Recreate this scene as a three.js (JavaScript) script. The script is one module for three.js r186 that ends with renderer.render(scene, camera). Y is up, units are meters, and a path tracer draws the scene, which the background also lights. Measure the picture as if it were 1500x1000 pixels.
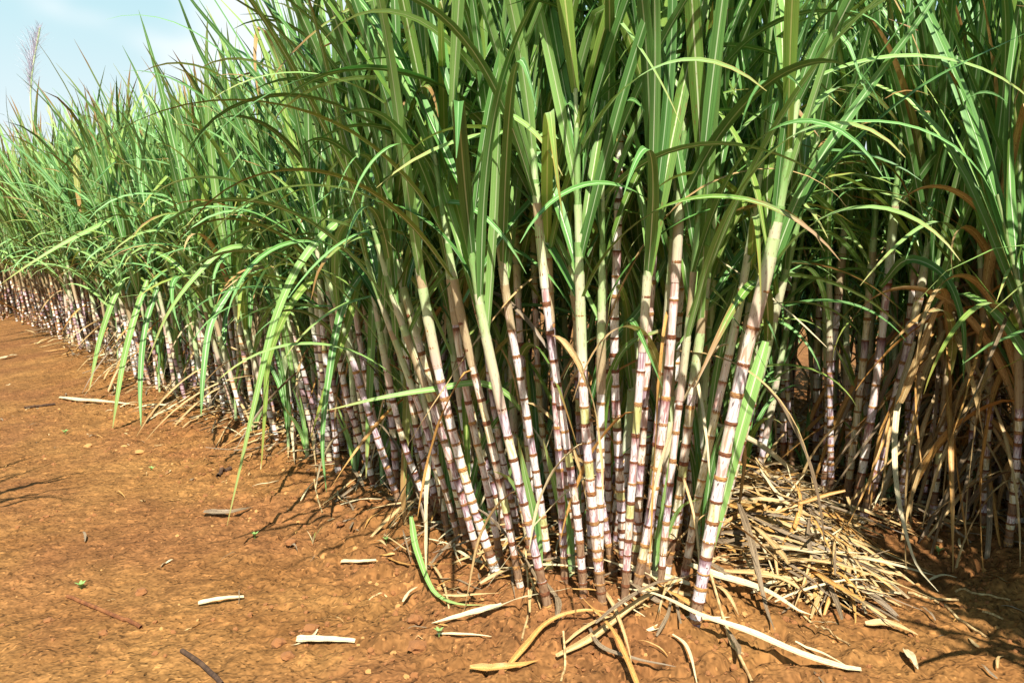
import * as THREE from 'three';
import { mergeGeometries } from 'three/addons/utils/BufferGeometryUtils.js';
import { ImprovedNoise } from 'three/addons/math/ImprovedNoise.js';

// ------------------------------------------------------------------ camera, sky, sun, exposure
const scene = new THREE.Scene();
const F = 1250, HORIZON = 355, EYE = 1.25;                    // focal length and horizon of the 1500 x 1000 photograph, eye height in metres
const PITCH = Math.atan((500 - HORIZON) / F);
const camera = new THREE.PerspectiveCamera(2 * Math.atan(500 / F) * 180 / Math.PI, 1.5, 0.05, 2000);
camera.position.set(0, EYE, 0);
camera.rotation.x = -PITCH;
camera.updateMatrixWorld();

const renderer = new THREE.WebGLRenderer({ antialias: true });
renderer.toneMapping = THREE.LinearToneMapping;
renderer.toneMappingExposure = 2.05;
renderer.shadowMap.enabled = true;

const SUN_EL = 52 * Math.PI / 180, SUN_AZ = 5 * Math.PI / 180;   // azimuth: right of straight behind the camera
const sunDir = new THREE.Vector3(Math.sin(SUN_AZ) * Math.cos(SUN_EL), Math.sin(SUN_EL), Math.cos(SUN_AZ) * Math.cos(SUN_EL));
const sun = new THREE.DirectionalLight(new THREE.Color(1, 0.955, 0.87), 5);
sun.position.copy(sunDir).multiplyScalar(60).add(new THREE.Vector3(0, 0, -6));
sun.target.position.set(0, 0, -6);
sun.castShadow = true;
sun.shadow.mapSize.set(4096, 4096);
Object.assign(sun.shadow.camera, { left: -16, right: 10, top: 14, bottom: -14, near: 1, far: 120 });
scene.add(sun, sun.target);

// ------------------------------------------------------------------ small helpers
const V3 = (x, y, z) => new THREE.Vector3(x, y, z);
function rng(seed) { let a = seed >>> 0; return () => { a = a + 0x6D2B79F5 | 0; let t = Math.imul(a ^ a >>> 15, 1 | a); t = t + Math.imul(t ^ t >>> 7, 61 | t) ^ t; return ((t ^ t >>> 14) >>> 0) / 4294967296; }; }
const R0 = rng(7);
const rr = (a, b, r = R0) => a + (b - a) * r();
const pick = (arr, r = R0) => arr[Math.min(arr.length - 1, Math.floor(r() * arr.length))];
const clamp = (x, a, b) => Math.min(b, Math.max(a, x));
const sst = (a, b, x) => { const t = clamp((x - a) / (b - a), 0, 1); return t * t * (3 - 2 * t); };
const mix = (a, b, t) => a + (b - a) * t;
const perlin = new ImprovedNoise();
const n3 = (x, y, z = 0) => perlin.noise(x + 100.13, y + 57.7, z + 13.31);
function fbm(x, y, oct = 4, z = 0) { let s = 0, a = 0.5, f = 1; for (let i = 0; i < oct; i++) { s += a * n3(x * f, y * f, z + i * 3.7); a *= 0.5; f *= 2.03; } return s; }

// sky: thin white haze low down, pale cyan above, soft clouds; goes on all round
{
  const W = 1024, H = 512, data = new Float32Array(W * H * 4);
  for (let y = 0; y < H; y++) for (let x = 0; x < W; x++) {
    const el = ((y + 0.5) / H - 0.5) * Math.PI, az = (x + 0.5) / W * 2 * Math.PI;
    const e = Math.max(0, el), up = sst(0, 0.34, e), zen = sst(0.3, 1.4, e);
    let c = [mix(mix(0.80, 0.44, up), 0.20, zen), mix(mix(0.86, 0.72, up), 0.42, zen), mix(mix(0.88, 0.80, up), 0.72, zen)];
    const px = Math.cos(az) * Math.cos(el), pz = Math.sin(az) * Math.cos(el), h = Math.sin(e) + 0.12;
    const cl = sst(0.02, 0.30, fbm(px / h * 0.9 + 3.1, pz / h * 0.9 + 1.3, 5)) * sst(0.0, 0.12, e) * 0.75;
    c = c.map((v, i) => mix(v, [0.95, 0.97, 0.98][i], cl));
    if (el < 0) c = [0.55, 0.5, 0.42];
    data.set([c[0], c[1], c[2], 1], (y * W + x) * 4);
  }
  const sky = new THREE.DataTexture(data, W, H, THREE.RGBAFormat, THREE.FloatType);
  sky.mapping = THREE.EquirectangularReflectionMapping;
  sky.magFilter = sky.minFilter = THREE.LinearFilter;
  sky.needsUpdate = true;
  scene.background = sky;
  scene.environment = sky;
  scene.backgroundIntensity = 0.56;
  scene.environmentIntensity = 0.56;
}

// ------------------------------------------------------------------ pixels to places
const ray = (px, py) => V3((px - 750) / F, (500 - py) / F, -1).applyQuaternion(camera.quaternion);
const flat = (px, py, y = 0) => { const d = ray(px, py), t = (y - EYE) / d.y; return V3(d.x * t, y, d.z * t); };
const atZ = (px, py, z) => { const d = ray(px, py), t = z / d.z; return V3(d.x * t, EYE + d.y * t, z); };     // z negative

// edge of the cane field on the ground
const BANK = 0.07;
const edgePx = [[1008, 915], [880, 885], [800, 880], [722, 838], [640, 785], [545, 715], [470, 680], [390, 640], [300, 600], [235, 575], [150, 525], [60, 487], [0, 468]];
const leftEdge = edgePx.map(([x, y]) => flat(x, y, BANK));
{ const a = leftEdge.at(-2), b = leftEdge.at(-1), d = b.clone().sub(a).normalize(); leftEdge.push(b.clone().addScaledVector(d, 6), b.clone().addScaledVector(d, 16)); }
const rightEdge = [[1040, 860], [1085, 745], [1150, 700], [1215, 735], [1262, 775], [1330, 765], [1400, 760], [1500, 800]].map(([x, y]) => flat(x, y, BANK));
rightEdge.push(V3(1.96, 0, -2.48), V3(1.97, 0, -1.8), V3(2.05, 0, -0.8));
const edge = [...leftEdge].reverse().concat(rightEdge);
const far0 = edge[0];
const poly = [...edge, V3(3.4, 0, -0.6), V3(5.4, 0, -5.8), V3(1.2, 0, -9.2), V3(-3.2, 0, -13.5), V3(far0.x + 3.5, 0, far0.z - 9), V3(far0.x - 3, 0, far0.z - 7)];
function inside(x, z) { let c = false; for (let i = 0, j = poly.length - 1; i < poly.length; j = i++) { const a = poly[i], b = poly[j]; if ((a.z > z) !== (b.z > z) && x < (b.x - a.x) * (z - a.z) / (b.z - a.z) + a.x) c = !c; } return c; }
function edgeDist(x, z) {                                      // > 0 inside the field
  let best = 1e9, out = [0, 1];
  for (let i = 0; i < edge.length - 1; i++) {
    const a = edge[i], b = edge[i + 1], dx = b.x - a.x, dz = b.z - a.z, t = clamp(((x - a.x) * dx + (z - a.z) * dz) / (dx * dx + dz * dz), 0, 1);
    const ex = x - a.x - dx * t, ez = z - a.z - dz * t, d = Math.hypot(ex, ez);
    if (d < best) { best = d; const l = Math.hypot(dx, dz); out = [-dz / l, dx / l]; }
  }
  const ins = inside(x, z);
  return { d: ins ? best : -best, out };
}
// unit vector that points out of the field near an edge point
function outward(x, z) { const e = 0.05, g = (a, b) => edgeDist(a, b).d; const gx = g(x + e, z) - g(x - e, z), gz = g(x, z + e) - g(x, z - e), l = Math.hypot(gx, gz) || 1; return [-gx / l, -gz / l]; }

// heap of dry leaves beside the corner stalks
const heapC = flat(1150, 772, 0.1), HEAP_H = 0.18, HX = 0.21, HZ = 0.46;
function heap(x, z) { const u = (x - heapC.x - 0.02), v = (z - heapC.z); const q = (u / HX) ** 2 + (v / HZ) ** 2; return HEAP_H * Math.exp(-q * 1.1) * (1 + 0.35 * n3(x * 5, z * 5)); }

function soil(x, z, fine = true) {                             // height of the bare ground
  const far = Math.hypot(x, z);
  if (far > 60) return -0.02;
  const d = far < 30 ? edgeDist(x, z).d : -5;
  const loose = sst(-1.0, -0.05, d);
  let h = BANK * sst(-0.42, 0.12, d) + 0.035 * fbm(x * 0.55, z * 0.55, 2) + 0.028 * loose * fbm(x * 2.3, z * 2.3, 2, 4);
  if (fine) {
    h += 0.018 * fbm(x * 5.5, z * 5.5, 2, 9) * (0.5 + loose);
    h += (0.35 + 1.0 * loose) * 0.02 * Math.max(0, n3(x * 13, z * 13, 2) - 0.02) * 1.6;
    const r = 1 - Math.abs(n3(x * 9 + 2 * n3(x * 4, z * 4), z * 9, 5)) * 2.6;
    if (r > 0.62) h -= (r - 0.62) * 0.05 * (0.3 + loose);    // shrinkage cracks between crumbs
    h += 0.008 * n3(x * 34, z * 34, 7) * (0.4 + loose);
  }
  return h;
}
const ground = (px, py) => { let p = flat(px, py); for (let i = 0; i < 5; i++) p = flat(px, py, soil(p.x, p.z)); return p; };

// ------------------------------------------------------------------ textures
function tex(w, h, fn, srgb = true, rep = true) {
  const d = new Uint8Array(w * h * 4);
  for (let y = 0; y < h; y++) for (let x = 0; x < w; x++) { const c = fn((x + 0.5) / w, (y + 0.5) / h, x, y); d.set([clamp(c[0], 0, 255), clamp(c[1], 0, 255), clamp(c[2], 0, 255), 255], (y * w + x) * 4); }
  const t = new THREE.DataTexture(d, w, h);
  t.magFilter = THREE.LinearFilter; t.minFilter = THREE.LinearMipmapLinearFilter; t.generateMipmaps = true;
  if (srgb) t.colorSpace = THREE.SRGBColorSpace;
  if (rep) t.wrapS = t.wrapT = THREE.RepeatWrapping;
  t.needsUpdate = true;
  return t;
}
const lerp3 = (a, b, t) => [mix(a[0], b[0], t), mix(a[1], b[1], t), mix(a[2], b[2], t)];
function leafTex(seed, o) {
  return tex(64, 512, (u, v) => {
    const s = n3(u * 26, v * 1.2, seed) * 0.9 + n3(u * 60, v * 3, seed + 4) * 0.7;
    let c = lerp3(o.a, o.b, clamp(0.5 + s + 0.45 * n3(u * 3, v * 7, seed + 9), 0, 1));
    const m = Math.abs(u - 0.5 + 0.01 * n3(v * 5, seed));
    c = lerp3(c, o.rib, (1 - sst(0.03, 0.066, m)) * (1 - 0.4 * v));
    if (o.margin) c = lerp3(c, o.margin, sst(0.45, 0.5, m) * 0.7);
    if (o.tip) { const e = v + 0.16 * n3(u * 4, v * 9, seed + 2) + 0.22 * Math.abs(u - 0.5); c = lerp3(c, o.tip, sst(o.tipAt - 0.07, o.tipAt + 0.06, e)); }
    if (o.spots) { const q = n3(u * 9, v * 60, seed + 21) + 0.4 * n3(u * 20, v * 130, seed + 5); c = lerp3(c, o.spots, sst(0.42, 0.6, q) * 0.8); }
    return c;
  }, true, false);
}
const LT = {
  green: leafTex(1, { a: [70, 114, 50], b: [114, 158, 84], rib: [208, 216, 184], margin: [104, 134, 70] }),
  tipped: leafTex(2, { a: [78, 112, 40], b: [112, 146, 60], rib: [206, 210, 170], margin: [120, 130, 60], tip: [128, 96, 50], tipAt: 0.86, spots: [110, 92, 44] }),
  light: leafTex(3, { a: [116, 158, 72], b: [150, 188, 104], rib: [206, 214, 168], margin: [150, 170, 100], tip: [170, 160, 90], tipAt: 0.93 }),
  yellow: leafTex(4, { a: [132, 146, 66], b: [168, 168, 92], rib: [214, 206, 150], tip: [176, 138, 82], tipAt: 0.72, spots: [132, 92, 48] }),
  dry: leafTex(5, { a: [142, 110, 68], b: [196, 168, 116], rib: [206, 184, 132], spots: [88, 62, 36] }),
  pale: leafTex(6, { a: [172, 154, 114], b: [204, 188, 150], rib: [210, 196, 160], spots: [150, 120, 80] }),
  grey: leafTex(8, { a: [96, 80, 62], b: [140, 120, 92], rib: [150, 132, 104], spots: [60, 46, 34] }),
};
function leafMat(name, map, color = 0xffffff, tr = 0, coat = 0.3) {
  if (!tr) return new THREE.MeshPhysicalMaterial({ name, map, color, roughness: 0.55, side: THREE.DoubleSide, specularIntensity: 0.8 });
  return new THREE.MeshPhysicalMaterial({ name, map, color, roughness: 0.92, transmission: tr, thickness: 0, clearcoat: coat, clearcoatRoughness: 0.42, side: THREE.DoubleSide, specularIntensity: 0.5 });
}
const M = {
  leafA: leafMat('fresh leaf', LT.green, 0xffffff), leafB: leafMat('deep green leaf', LT.green, 0xc4d2c0), leafC: leafMat('spotted leaf', LT.tipped), leafD: leafMat('light leaf', LT.light, 0xffffff, 0.3),
  leafE: leafMat('blue green leaf', LT.green, 0xeef4ea), leafF: leafMat('light warm leaf', LT.light, 0xf2e8b8, 0.3), mass: leafMat('light leaf behind', LT.light), yellow: leafMat('yellowing leaf', LT.yellow, 0xffffff, 0.3), dry: leafMat('dry leaf', LT.dry),
  dryWarm: leafMat('golden dry leaf', LT.dry, 0xffe6bc), pale: leafMat('bleached leaf', LT.pale), grey: leafMat('weathered leaf', LT.grey),
};
const GREENS = [M.leafA, M.leafA, M.leafB, M.leafC, M.leafE, M.leafE, M.leafD, M.leafD, M.leafF];

// bare stalk: waxy bloom, lilac blush, dark smuts; the wax is rubbed off in places
function stemTex(seed, o) {
  return tex(64, 96, (u, v) => {
    const U = Math.sin(u * 2 * Math.PI), W = Math.cos(u * 2 * Math.PI);
    let c = lerp3(o.wax, o.blush, clamp(0.25 + 1.2 * n3(U * 1.3, v * 1.5, seed + W * 1.3) + 0.3 * n3(U * 4, v * 1.2, seed + 7 + W * 4), 0, 1));
    c = lerp3(c, o.bare, sst(0.12, 0.36, n3(U * 2.2 + 4, v * 2.6, seed + W * 2.2 + 3) + 0.25 * n3(U * 9, v * 3, seed + W * 9)) * 0.5);
    c = lerp3(c, [58, 42, 40], sst(0.44, 0.58, n3(U * 5, v * 6, seed + 31 + W * 5)) * 0.7);
    c = lerp3(c, o.low, sst(o.band ?? 0.74, 1.0, v + 0.16 * n3(U * 3, W * 3, seed)) * 0.8); c = lerp3(c, [240, 236, 226], (1 - sst(0.06, 0.2, v + 0.1 * n3(U * 4, W * 4, seed + 3))) * 0.8);
    return c;
  }, true, true);
}
const stemMat = (name, seed, o) => new THREE.MeshPhysicalMaterial({ name, map: stemTex(seed, o), roughness: 0.5, clearcoat: 0.15, clearcoatRoughness: 0.4 });
const STEM = [
  stemMat('waxy stem', 1, { wax: [236, 230, 222], blush: [214, 196, 194], bare: [158, 112, 114], low: [160, 100, 74] }),
  stemMat('white stem', 2, { wax: [240, 236, 226], blush: [222, 208, 198], bare: [196, 172, 140], low: [176, 118, 70] }),
  stemMat('lilac stem', 3, { wax: [222, 210, 212], blush: [186, 162, 168], bare: [122, 74, 84], low: [120, 64, 52] }),
  stemMat('straw stem', 4, { wax: [232, 224, 196], blush: [214, 198, 150], bare: [176, 150, 84], low: [168, 116, 58] }),
  stemMat('pink stem', 5, { wax: [232, 218, 208], blush: [212, 178, 166], bare: [172, 112, 96], low: [146, 78, 60] }),
];
const BAND = [
  stemMat('red banded stem', 21, { wax: [228, 216, 208], blush: [196, 160, 158], bare: [128, 62, 66], low: [112, 44, 44], band: 0.5 }),
  stemMat('brown banded stem', 22, { wax: [232, 222, 204], blush: [206, 178, 150], bare: [140, 92, 62], low: [104, 62, 42], band: 0.55 }),
  stemMat('purple banded stem', 23, { wax: [216, 204, 206], blush: [166, 134, 144], bare: [98, 52, 66], low: [86, 44, 52], band: 0.42 }),
];
const MUD = stemMat('muddy stem', 9, { wax: [150, 120, 92], blush: [120, 88, 64], bare: [96, 66, 46], low: [92, 64, 46] }), GREENSTEM = stemMat('greenish stem', 11, { wax: [206, 204, 150], blush: [176, 176, 104], bare: [150, 136, 74], low: [150, 104, 56] });
const nodeTexture = tex(32, 32, (u, v) => { const q = 0.5 + n3(u * 9, v * 6, 3) + 0.4 * n3(u * 22, v * 12, 8); return lerp3([124, 80, 48], [212, 172, 112], clamp(q, 0, 1)); });
const NODE = [[0.8, 0.74, 0.7], [0.4, 0.26, 0.25], [1.0, 0.92, 0.74], [0.58, 0.44, 0.36], [0.5, 0.3, 0.3]].map((c, i) => new THREE.MeshStandardMaterial({ name: 'node ' + i, map: nodeTexture, roughness: 0.7, color: new THREE.Color(...c) }));
function sheathTex(seed, o) { return tex(64, 256, (u, v) => { const U = Math.sin(u * 6.283), W = Math.cos(u * 6.283); let c = lerp3(o.a, o.b, clamp(0.5 + 0.8 * n3(U * 8, v * 0.8, seed + W * 8) + 0.6 * n3(U * 2, v * 3, seed + W * 2), 0, 1)); c = lerp3(c, o.c, clamp(sst(0.1, 0.9, v + 0.3 * n3(U * 2, v * 3, seed + 9 + W)), 0, 1)); return lerp3(c, [110, 70, 58], sst(0.4, 0.55, n3(U * 6, v * 12, seed + W * 6)) * 0.5); }); }
const sheathMat = (name, seed, o) => new THREE.MeshPhysicalMaterial({ name, map: sheathTex(seed, o), roughness: 0.6, clearcoat: 0.15, clearcoatRoughness: 0.45, side: THREE.DoubleSide });
const SHEATH = [
  sheathMat('pale sheath', 1, { a: [206, 206, 178], b: [228, 222, 202], c: [170, 190, 130] }),
  sheathMat('green sheath', 2, { a: [150, 172, 110], b: [186, 198, 150], c: [120, 156, 84] }),
  sheathMat('pink sheath', 3, { a: [196, 156, 142], b: [218, 196, 180], c: [190, 190, 150] }),
  sheathMat('dry sheath', 4, { a: [156, 134, 102], b: [196, 176, 140], c: [170, 150, 112] }),
];

// ------------------------------------------------------------------ ground
{
  const axis = (a, b, step, lo, hi, grow = 1.16) => { const out = []; for (let v = a; v <= b; v += step) out.push(v); let s = step, v = a; while (v > lo) { s *= grow; v -= s; out.unshift(Math.max(v, lo)); } s = step; v = b; while (v < hi) { s *= grow; v += s; out.push(Math.min(v, hi)); } return out; };
  const xs = axis(-4.2, 2.4, 0.0125, -700, 700), zs = axis(-6.2, -1.9, 0.0125, -900, 300);
  const nx = xs.length, nz = zs.length, pos = new Float32Array(nx * nz * 3), col = new Float32Array(nx * nz * 3), uv = new Float32Array(nx * nz * 2);
  for (let j = 0; j < nz; j++) for (let i = 0; i < nx; i++) {
    const x = xs[i], z = zs[j], k = j * nx + i, far = Math.hypot(x, z);
    pos.set([x, soil(x, z), z], k * 3); uv.set([x / 1.3, z / 1.3], k * 2);
    // patches of packed yellow-tan crust and of loose red earth
    const w = clamp(sst(-0.25, 0.25, fbm(x * 1.1, z * 1.1, 3, 2)) + 0.6 * fbm(x * 6, z * 4, 3, 5), 0, 1);
    let c = lerp3([0.41, 0.20, 0.062], [0.335, 0.148, 0.054], w);
    const p = clamp(0.5 + 1.3 * fbm(x * 2.1 + 7, z * 3.3, 4, 8), 0, 1); c = lerp3(c, lerp3([0.24, 0.095, 0.030], [0.48, 0.255, 0.082], p), 0.45 * (1 - 0.6 * w));
    const g = 1 + 0.5 * fbm(x * 24, z * 24, 3, 3); c = c.map((q) => q * g);
    col.set(c, k * 3);
  }
  const idx = new Uint32Array((nx - 1) * (nz - 1) * 6); let q = 0;
  for (let j = 0; j < nz - 1; j++) for (let i = 0; i < nx - 1; i++) { const a = j * nx + i, b = a + 1, c = a + nx, d = c + 1; idx.set([a, c, b, b, c, d], q); q += 6; }
  const g = new THREE.BufferGeometry();
  g.setAttribute('position', new THREE.BufferAttribute(pos, 3)); g.setAttribute('color', new THREE.BufferAttribute(col, 3)); g.setAttribute('uv', new THREE.BufferAttribute(uv, 2)); g.setIndex(new THREE.BufferAttribute(idx, 1));
  g.computeVertexNormals();
  // fine crumb: a tile that wraps (noise on a torus)
  const hash = (x, y, k) => { let h = Math.imul(x + 1, 374761393) ^ Math.imul(y + 7, 668265263) ^ Math.imul(k + 3, 1540483477); h = Math.imul(h ^ h >>> 15, 2246822519); h = Math.imul(h ^ h >>> 13, 3266489917); h = Math.imul(h ^ h >>> 16, 1274126177); return ((h ^ h >>> 15) >>> 0) / 4294967296; };
  const T = (u, v, p, k) => { const x = u * p, y = v * p, i = Math.floor(x), j = Math.floor(y), f = x - i, g2 = y - j, a = f * f * (3 - 2 * f), b = g2 * g2 * (3 - 2 * g2), q = (m, n) => hash((i + m) % p, (j + n) % p, k); return mix(mix(q(0, 0), q(1, 0), a), mix(q(0, 1), q(1, 1), a), b) - 0.5; };
  const grain = tex(1024, 1024, (u, v) => { const q = 0.86 + 0.16 * T(u, v, 23, 1) + 0.16 * T(u, v, 67, 2) + 0.2 * T(u, v, 151, 3) - 0.22 * sst(0.3, 0.45, T(u, v, 119, 11)) + 0.3 * sst(0.36, 0.46, T(u, v, 97, 13)); return [q * 228, q * 224, q * 220]; });
  const bump = tex(1024, 1024, (u, v) => { const q = 128 + 50 * T(u, v, 37, 5) + 120 * T(u, v, 97, 13) + 70 * T(u, v, 197, 7) - 70 * sst(0.3, 0.45, T(u, v, 119, 11)); return [q, q, q]; }, false);
  const m = new THREE.Mesh(g, new THREE.MeshPhysicalMaterial({ name: 'red earth', vertexColors: true, map: grain, bumpMap: bump, bumpScale: 0.012, roughness: 1, specularIntensity: 0.2 }));
  m.name = 'ground'; m.userData = { kind: 'structure', label: 'red brown earth of the track and the field', category: 'ground' };
  scene.add(m);
}

// ------------------------------------------------------------------ naming
const taken = new Map();
const numbered = (n) => { const k = taken.get(n) ?? 0; taken.set(n, k + 1); return k ? n + '_' + String(k).padStart(3, '0') : n; };
function thing(name, label, category, group, p = V3(0, 0, 0)) { const o = new THREE.Group(); o.name = numbered(name); o.userData = { label, category }; if (group) o.userData.group = group; o.position.copy(p); scene.add(o); return o; }
function part(name, geo, mat, parent) { const m = new THREE.Mesh(geo, mat); m.name = name; parent.add(m); return m; }

// ------------------------------------------------------------------ leaf blades
function ribbon(P, N, wOf, seg, cs, fold, ripple, seed) {      // centre points, upper-side normals, half width along t
  const nv = cs + 1, pos = [], uv = [], idx = [];
  const T = V3(), B = V3(), Q = V3();
  for (let i = 0; i <= seg; i++) {
    const t = i / seg;
    T.subVectors(P[Math.min(seg, i + 1)], P[Math.max(0, i - 1)]).normalize();
    B.crossVectors(T, N[i]).normalize(); const n = V3().crossVectors(B, T).normalize(), w = wOf(t);
    for (let k = 0; k < nv; k++) {
      const j = k / cs * 2 - 1, a = Math.abs(j);
      Q.copy(P[i]).addScaledVector(B, w * j).addScaledVector(n, w * fold * (a - 0.35) * (1 - 0.5 * t) + ripple * a * Math.sin(t * 21 + seed + (j > 0 ? 1.7 : 0)) * w);
      pos.push(Q.x, Q.y, Q.z); uv.push((j + 1) / 2, t);
    }
  }
  for (let i = 0; i < seg; i++) for (let k = 0; k < cs; k++) { const a = i * nv + k, b = a + 1, c = a + nv, d = c + 1; idx.push(a, b, c, b, d, c); }
  const g = new THREE.BufferGeometry();
  g.setAttribute('position', new THREE.Float32BufferAttribute(pos, 3)); g.setAttribute('uv', new THREE.Float32BufferAttribute(uv, 2)); g.setIndex(idx); g.computeVertexNormals();
  return g;
}
const bladeWidth = (W) => (t) => W / 2 * Math.min(1, 0.5 + t * 2.6) * Math.pow(Math.max(0, 1 - Math.pow(t, 2.1)), 0.85) + 0.0006;
function blade(o) {                                            // grows from the origin, upwards and towards +x
  const { L = 1.2, W = 0.05, th0 = 0.2, bend = 1, pow = 1.6, kinkAt = 2, kink = 0, sway = 0, twist = 0, seg = 16, cs = 4, fold = 0.32, ripple = 0.05, seed = 1 } = o;
  const P = [], N = [], p = V3(0, 0, 0), ds = L / seg;
  for (let i = 0; i <= seg; i++) {
    const t = i / seg, th = Math.min(2.95, th0 + bend * Math.pow(t, pow) + kink * sst(kinkAt - 0.05, kinkAt + 0.05, t));
    P.push(V3(p.x, p.y, p.z + sway * t * t * L));
    const tw = twist * t, nx = -Math.cos(th), ny = Math.sin(th);
    N.push(V3(nx * Math.cos(tw), ny * Math.cos(tw), Math.sin(tw)));
    p.x += Math.sin(th) * ds; p.y += Math.cos(th) * ds;
  }
  return ribbon(P, N, bladeWidth(W), seg, cs, fold, ripple, seed);
}
const rl = rng(41);
function bladeSet(n, mk, seg, cs) { const out = []; for (let i = 0; i < n; i++) out.push(blade({ ...mk(), seg, cs, seed: i })); return out; }
const mkErect = () => ({ L: rr(1.05, 1.45, rl), W: rr(0.027, 0.042, rl), th0: rr(0.04, 0.34, rl), bend: rr(0.1, 0.6, rl), pow: rr(1.3, 2.2, rl), sway: rr(-0.12, 0.12, rl), twist: rr(-1.2, 1.2, rl) });
const mkArch = () => ({ L: rr(1.1, 1.45, rl), W: rr(0.03, 0.042, rl), th0: rr(0.12, 0.42, rl), bend: rr(0.8, 2.0, rl), pow: rr(1.9, 3.6, rl), sway: rr(-0.15, 0.15, rl), twist: rr(-0.9, 0.9, rl) });
const mkDroop = () => ({ L: rr(0.9, 1.25, rl), W: rr(0.027, 0.038, rl), th0: rr(0.3, 0.6, rl), bend: rr(1.8, 2.4, rl), pow: rr(1.1, 2.0, rl), sway: rr(-0.18, 0.18, rl), twist: rr(-1.1, 1.1, rl) });
const mkKink = () => ({ L: rr(1.0, 1.35, rl), W: rr(0.032, 0.043, rl), th0: rr(0.08, 0.25, rl), bend: rr(0.3, 0.6, rl), pow: 1.5, kinkAt: rr(0.5, 0.75, rl), kink: rr(1.5, 2.1, rl), sway: rr(-0.1, 0.1, rl), twist: rr(-0.5, 0.5, rl) });
const mkDry = () => ({ L: rr(0.4, 0.85, rl), W: rr(0.009, 0.02, rl), th0: rr(1.2, 2.2, rl), bend: rr(0.7, 1.4, rl), pow: rr(0.3, 0.7, rl), sway: rr(-0.2, 0.2, rl), twist: rr(-4, 4, rl), fold: 0.7, ripple: 0.25 });
function bladeKinds(seg, cs, n) { return { erect: bladeSet(n, mkErect, seg, cs), arch: bladeSet(n, mkArch, seg, cs), droop: bladeSet(n, mkDroop, seg, cs), kink: bladeSet(Math.ceil(n / 2), mkKink, seg + 4, cs), dry: bladeSet(n, mkDry, Math.ceil(seg * 0.7), 2) }; }
const BL = [bladeKinds(20, 4, 14), bladeKinds(13, 4, 12), bladeKinds(9, 2, 8)];

// ------------------------------------------------------------------ stalk pieces (unit height, unit radius)
function lathe(profile, n) { return new THREE.LatheGeometry(profile.map(([r, y]) => new THREE.Vector2(r, y)), n); }
const internodeGeo = [[[1.02, 0], [0.95, 0.1], [0.93, 0.4], [0.95, 0.75], [1.0, 0.93], [1.03, 1]], [[1.04, 0], [0.97, 0.12], [0.96, 0.5], [1.0, 0.85], [1.05, 1]], [[1.0, 0], [0.9, 0.12], [0.95, 0.5], [1.02, 0.85], [1.02, 1]]]
  .map((p) => lathe(p, 10));
const nodeGeo = lathe([[1.0, 0], [1.06, 0.2], [1.07, 0.6], [1.03, 1]], 10);
const sheathGeo = [0, 1, 2].map((k) => lathe([[1.0 + 0.02 * k, 0], [1.07, 0.05], [1.09, 0.4], [1.08, 0.8], [1.04 + 0.06 * k, 1]], 12));
const UP = V3(0, 1, 0);
function seat(m, a, b, r0) { const d = V3().subVectors(b, a), l = d.length(); m.position.copy(a); m.quaternion.setFromUnitVectors(UP, d.divideScalar(l)); m.scale.set(r0, l, r0); return m; }

// a cane path in local coordinates: polyline sampled by length
function pathOf(pts) { const c = new THREE.CatmullRomCurve3(pts, false, 'centripetal'), L = c.getLength(), S = c.getSpacedPoints(60); return { L, at: (s) => { const f = Math.min(s / L, 1) * 60, i = clamp(Math.floor(f), 0, 59); return S[i].clone().lerp(S[i + 1], f - i); } }; }
function leanPath(lx, lz, len, bx, bz) { const pts = []; for (let i = 0; i <= 5; i++) { const t = i / 5; pts.push(V3(lx * t * len + bx * t * t * len, len * t, lz * t * len + bz * t * t * len)); } return pathOf(pts); }

function growth(path, o, r) {                                  // plan of one cane: internodes, sheaths, leaves along the path
  const { bare = 0.8, nLeaf = 10, az = r() * 6.28, droop = 0.5 } = o, P = { inter: [], node: [], sheath: [], leaf: [], dry: [] };
  const rad = o.rad ?? rr(0.019, 0.0245, r);
  let s = -0.03, k = 0; const gap = rr(0.62, 1.2, r); const rAt = (q) => rad * (1 - 0.18 * clamp(q / 2, 0, 1)) * (q < 0.08 ? 1.05 : 1);
  while (s < bare + 0.1) { const l = clamp((0.036 + 0.05 * s / 0.7 + rr(-0.008, 0.014, r)) * gap, 0.024, 0.13); P.inter.push([s, s + l, rAt(s)]); const hn = rr(0.003, 0.008, r); P.node.push([s + l - hn, s + l + hn, rAt(s)]); s += l; k++; }
  const step = (path.L - bare - 0.25) / nLeaf;
  for (let i = 0; i < nLeaf; i++) {
    const s0 = bare + i * step * 0.95, s1 = s0 + rr(0.15, 0.24, r), f = i / (nLeaf - 1);
    P.sheath.push([s0, s1, rAt(s0) * (1.0 + 0.03 * (i % 2)) * (1 - 0.62 * f), f]);
    const q = r() + (f - 0.5) * 1.3;
    const kind = q > 0.72 ? 'erect' : q > 0.60 - 0.1 * droop ? (r() < 0.35 ? 'kink' : 'arch') : q > 0.15 * droop * 1.6 ? 'arch' : 'droop';
    P.leaf.push([s1 - 0.01, az + i * Math.PI + rr(-0.7, 0.7, r), kind, rr(0.82, 1.1, r) * (o.leafScale ?? 1), f, rr(-0.22, 0.22, r), rr(-0.2, 0.2, r)]);
  }
  const nd = o.nDry ?? Math.floor(rr(0, 3.2, r));
  for (let i = 0; i < nd; i++) P.dry.push([rr(0.25, 1, r) * (bare + (o.dead ? 0.5 : 0.15)), r() * 6.28, rr(0.7, 1.25, r) * (o.dead ? 1.35 : 1)]);
  return P;
}
const own = (g) => OWN ? g.clone() : g; let OWN = true;
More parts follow.
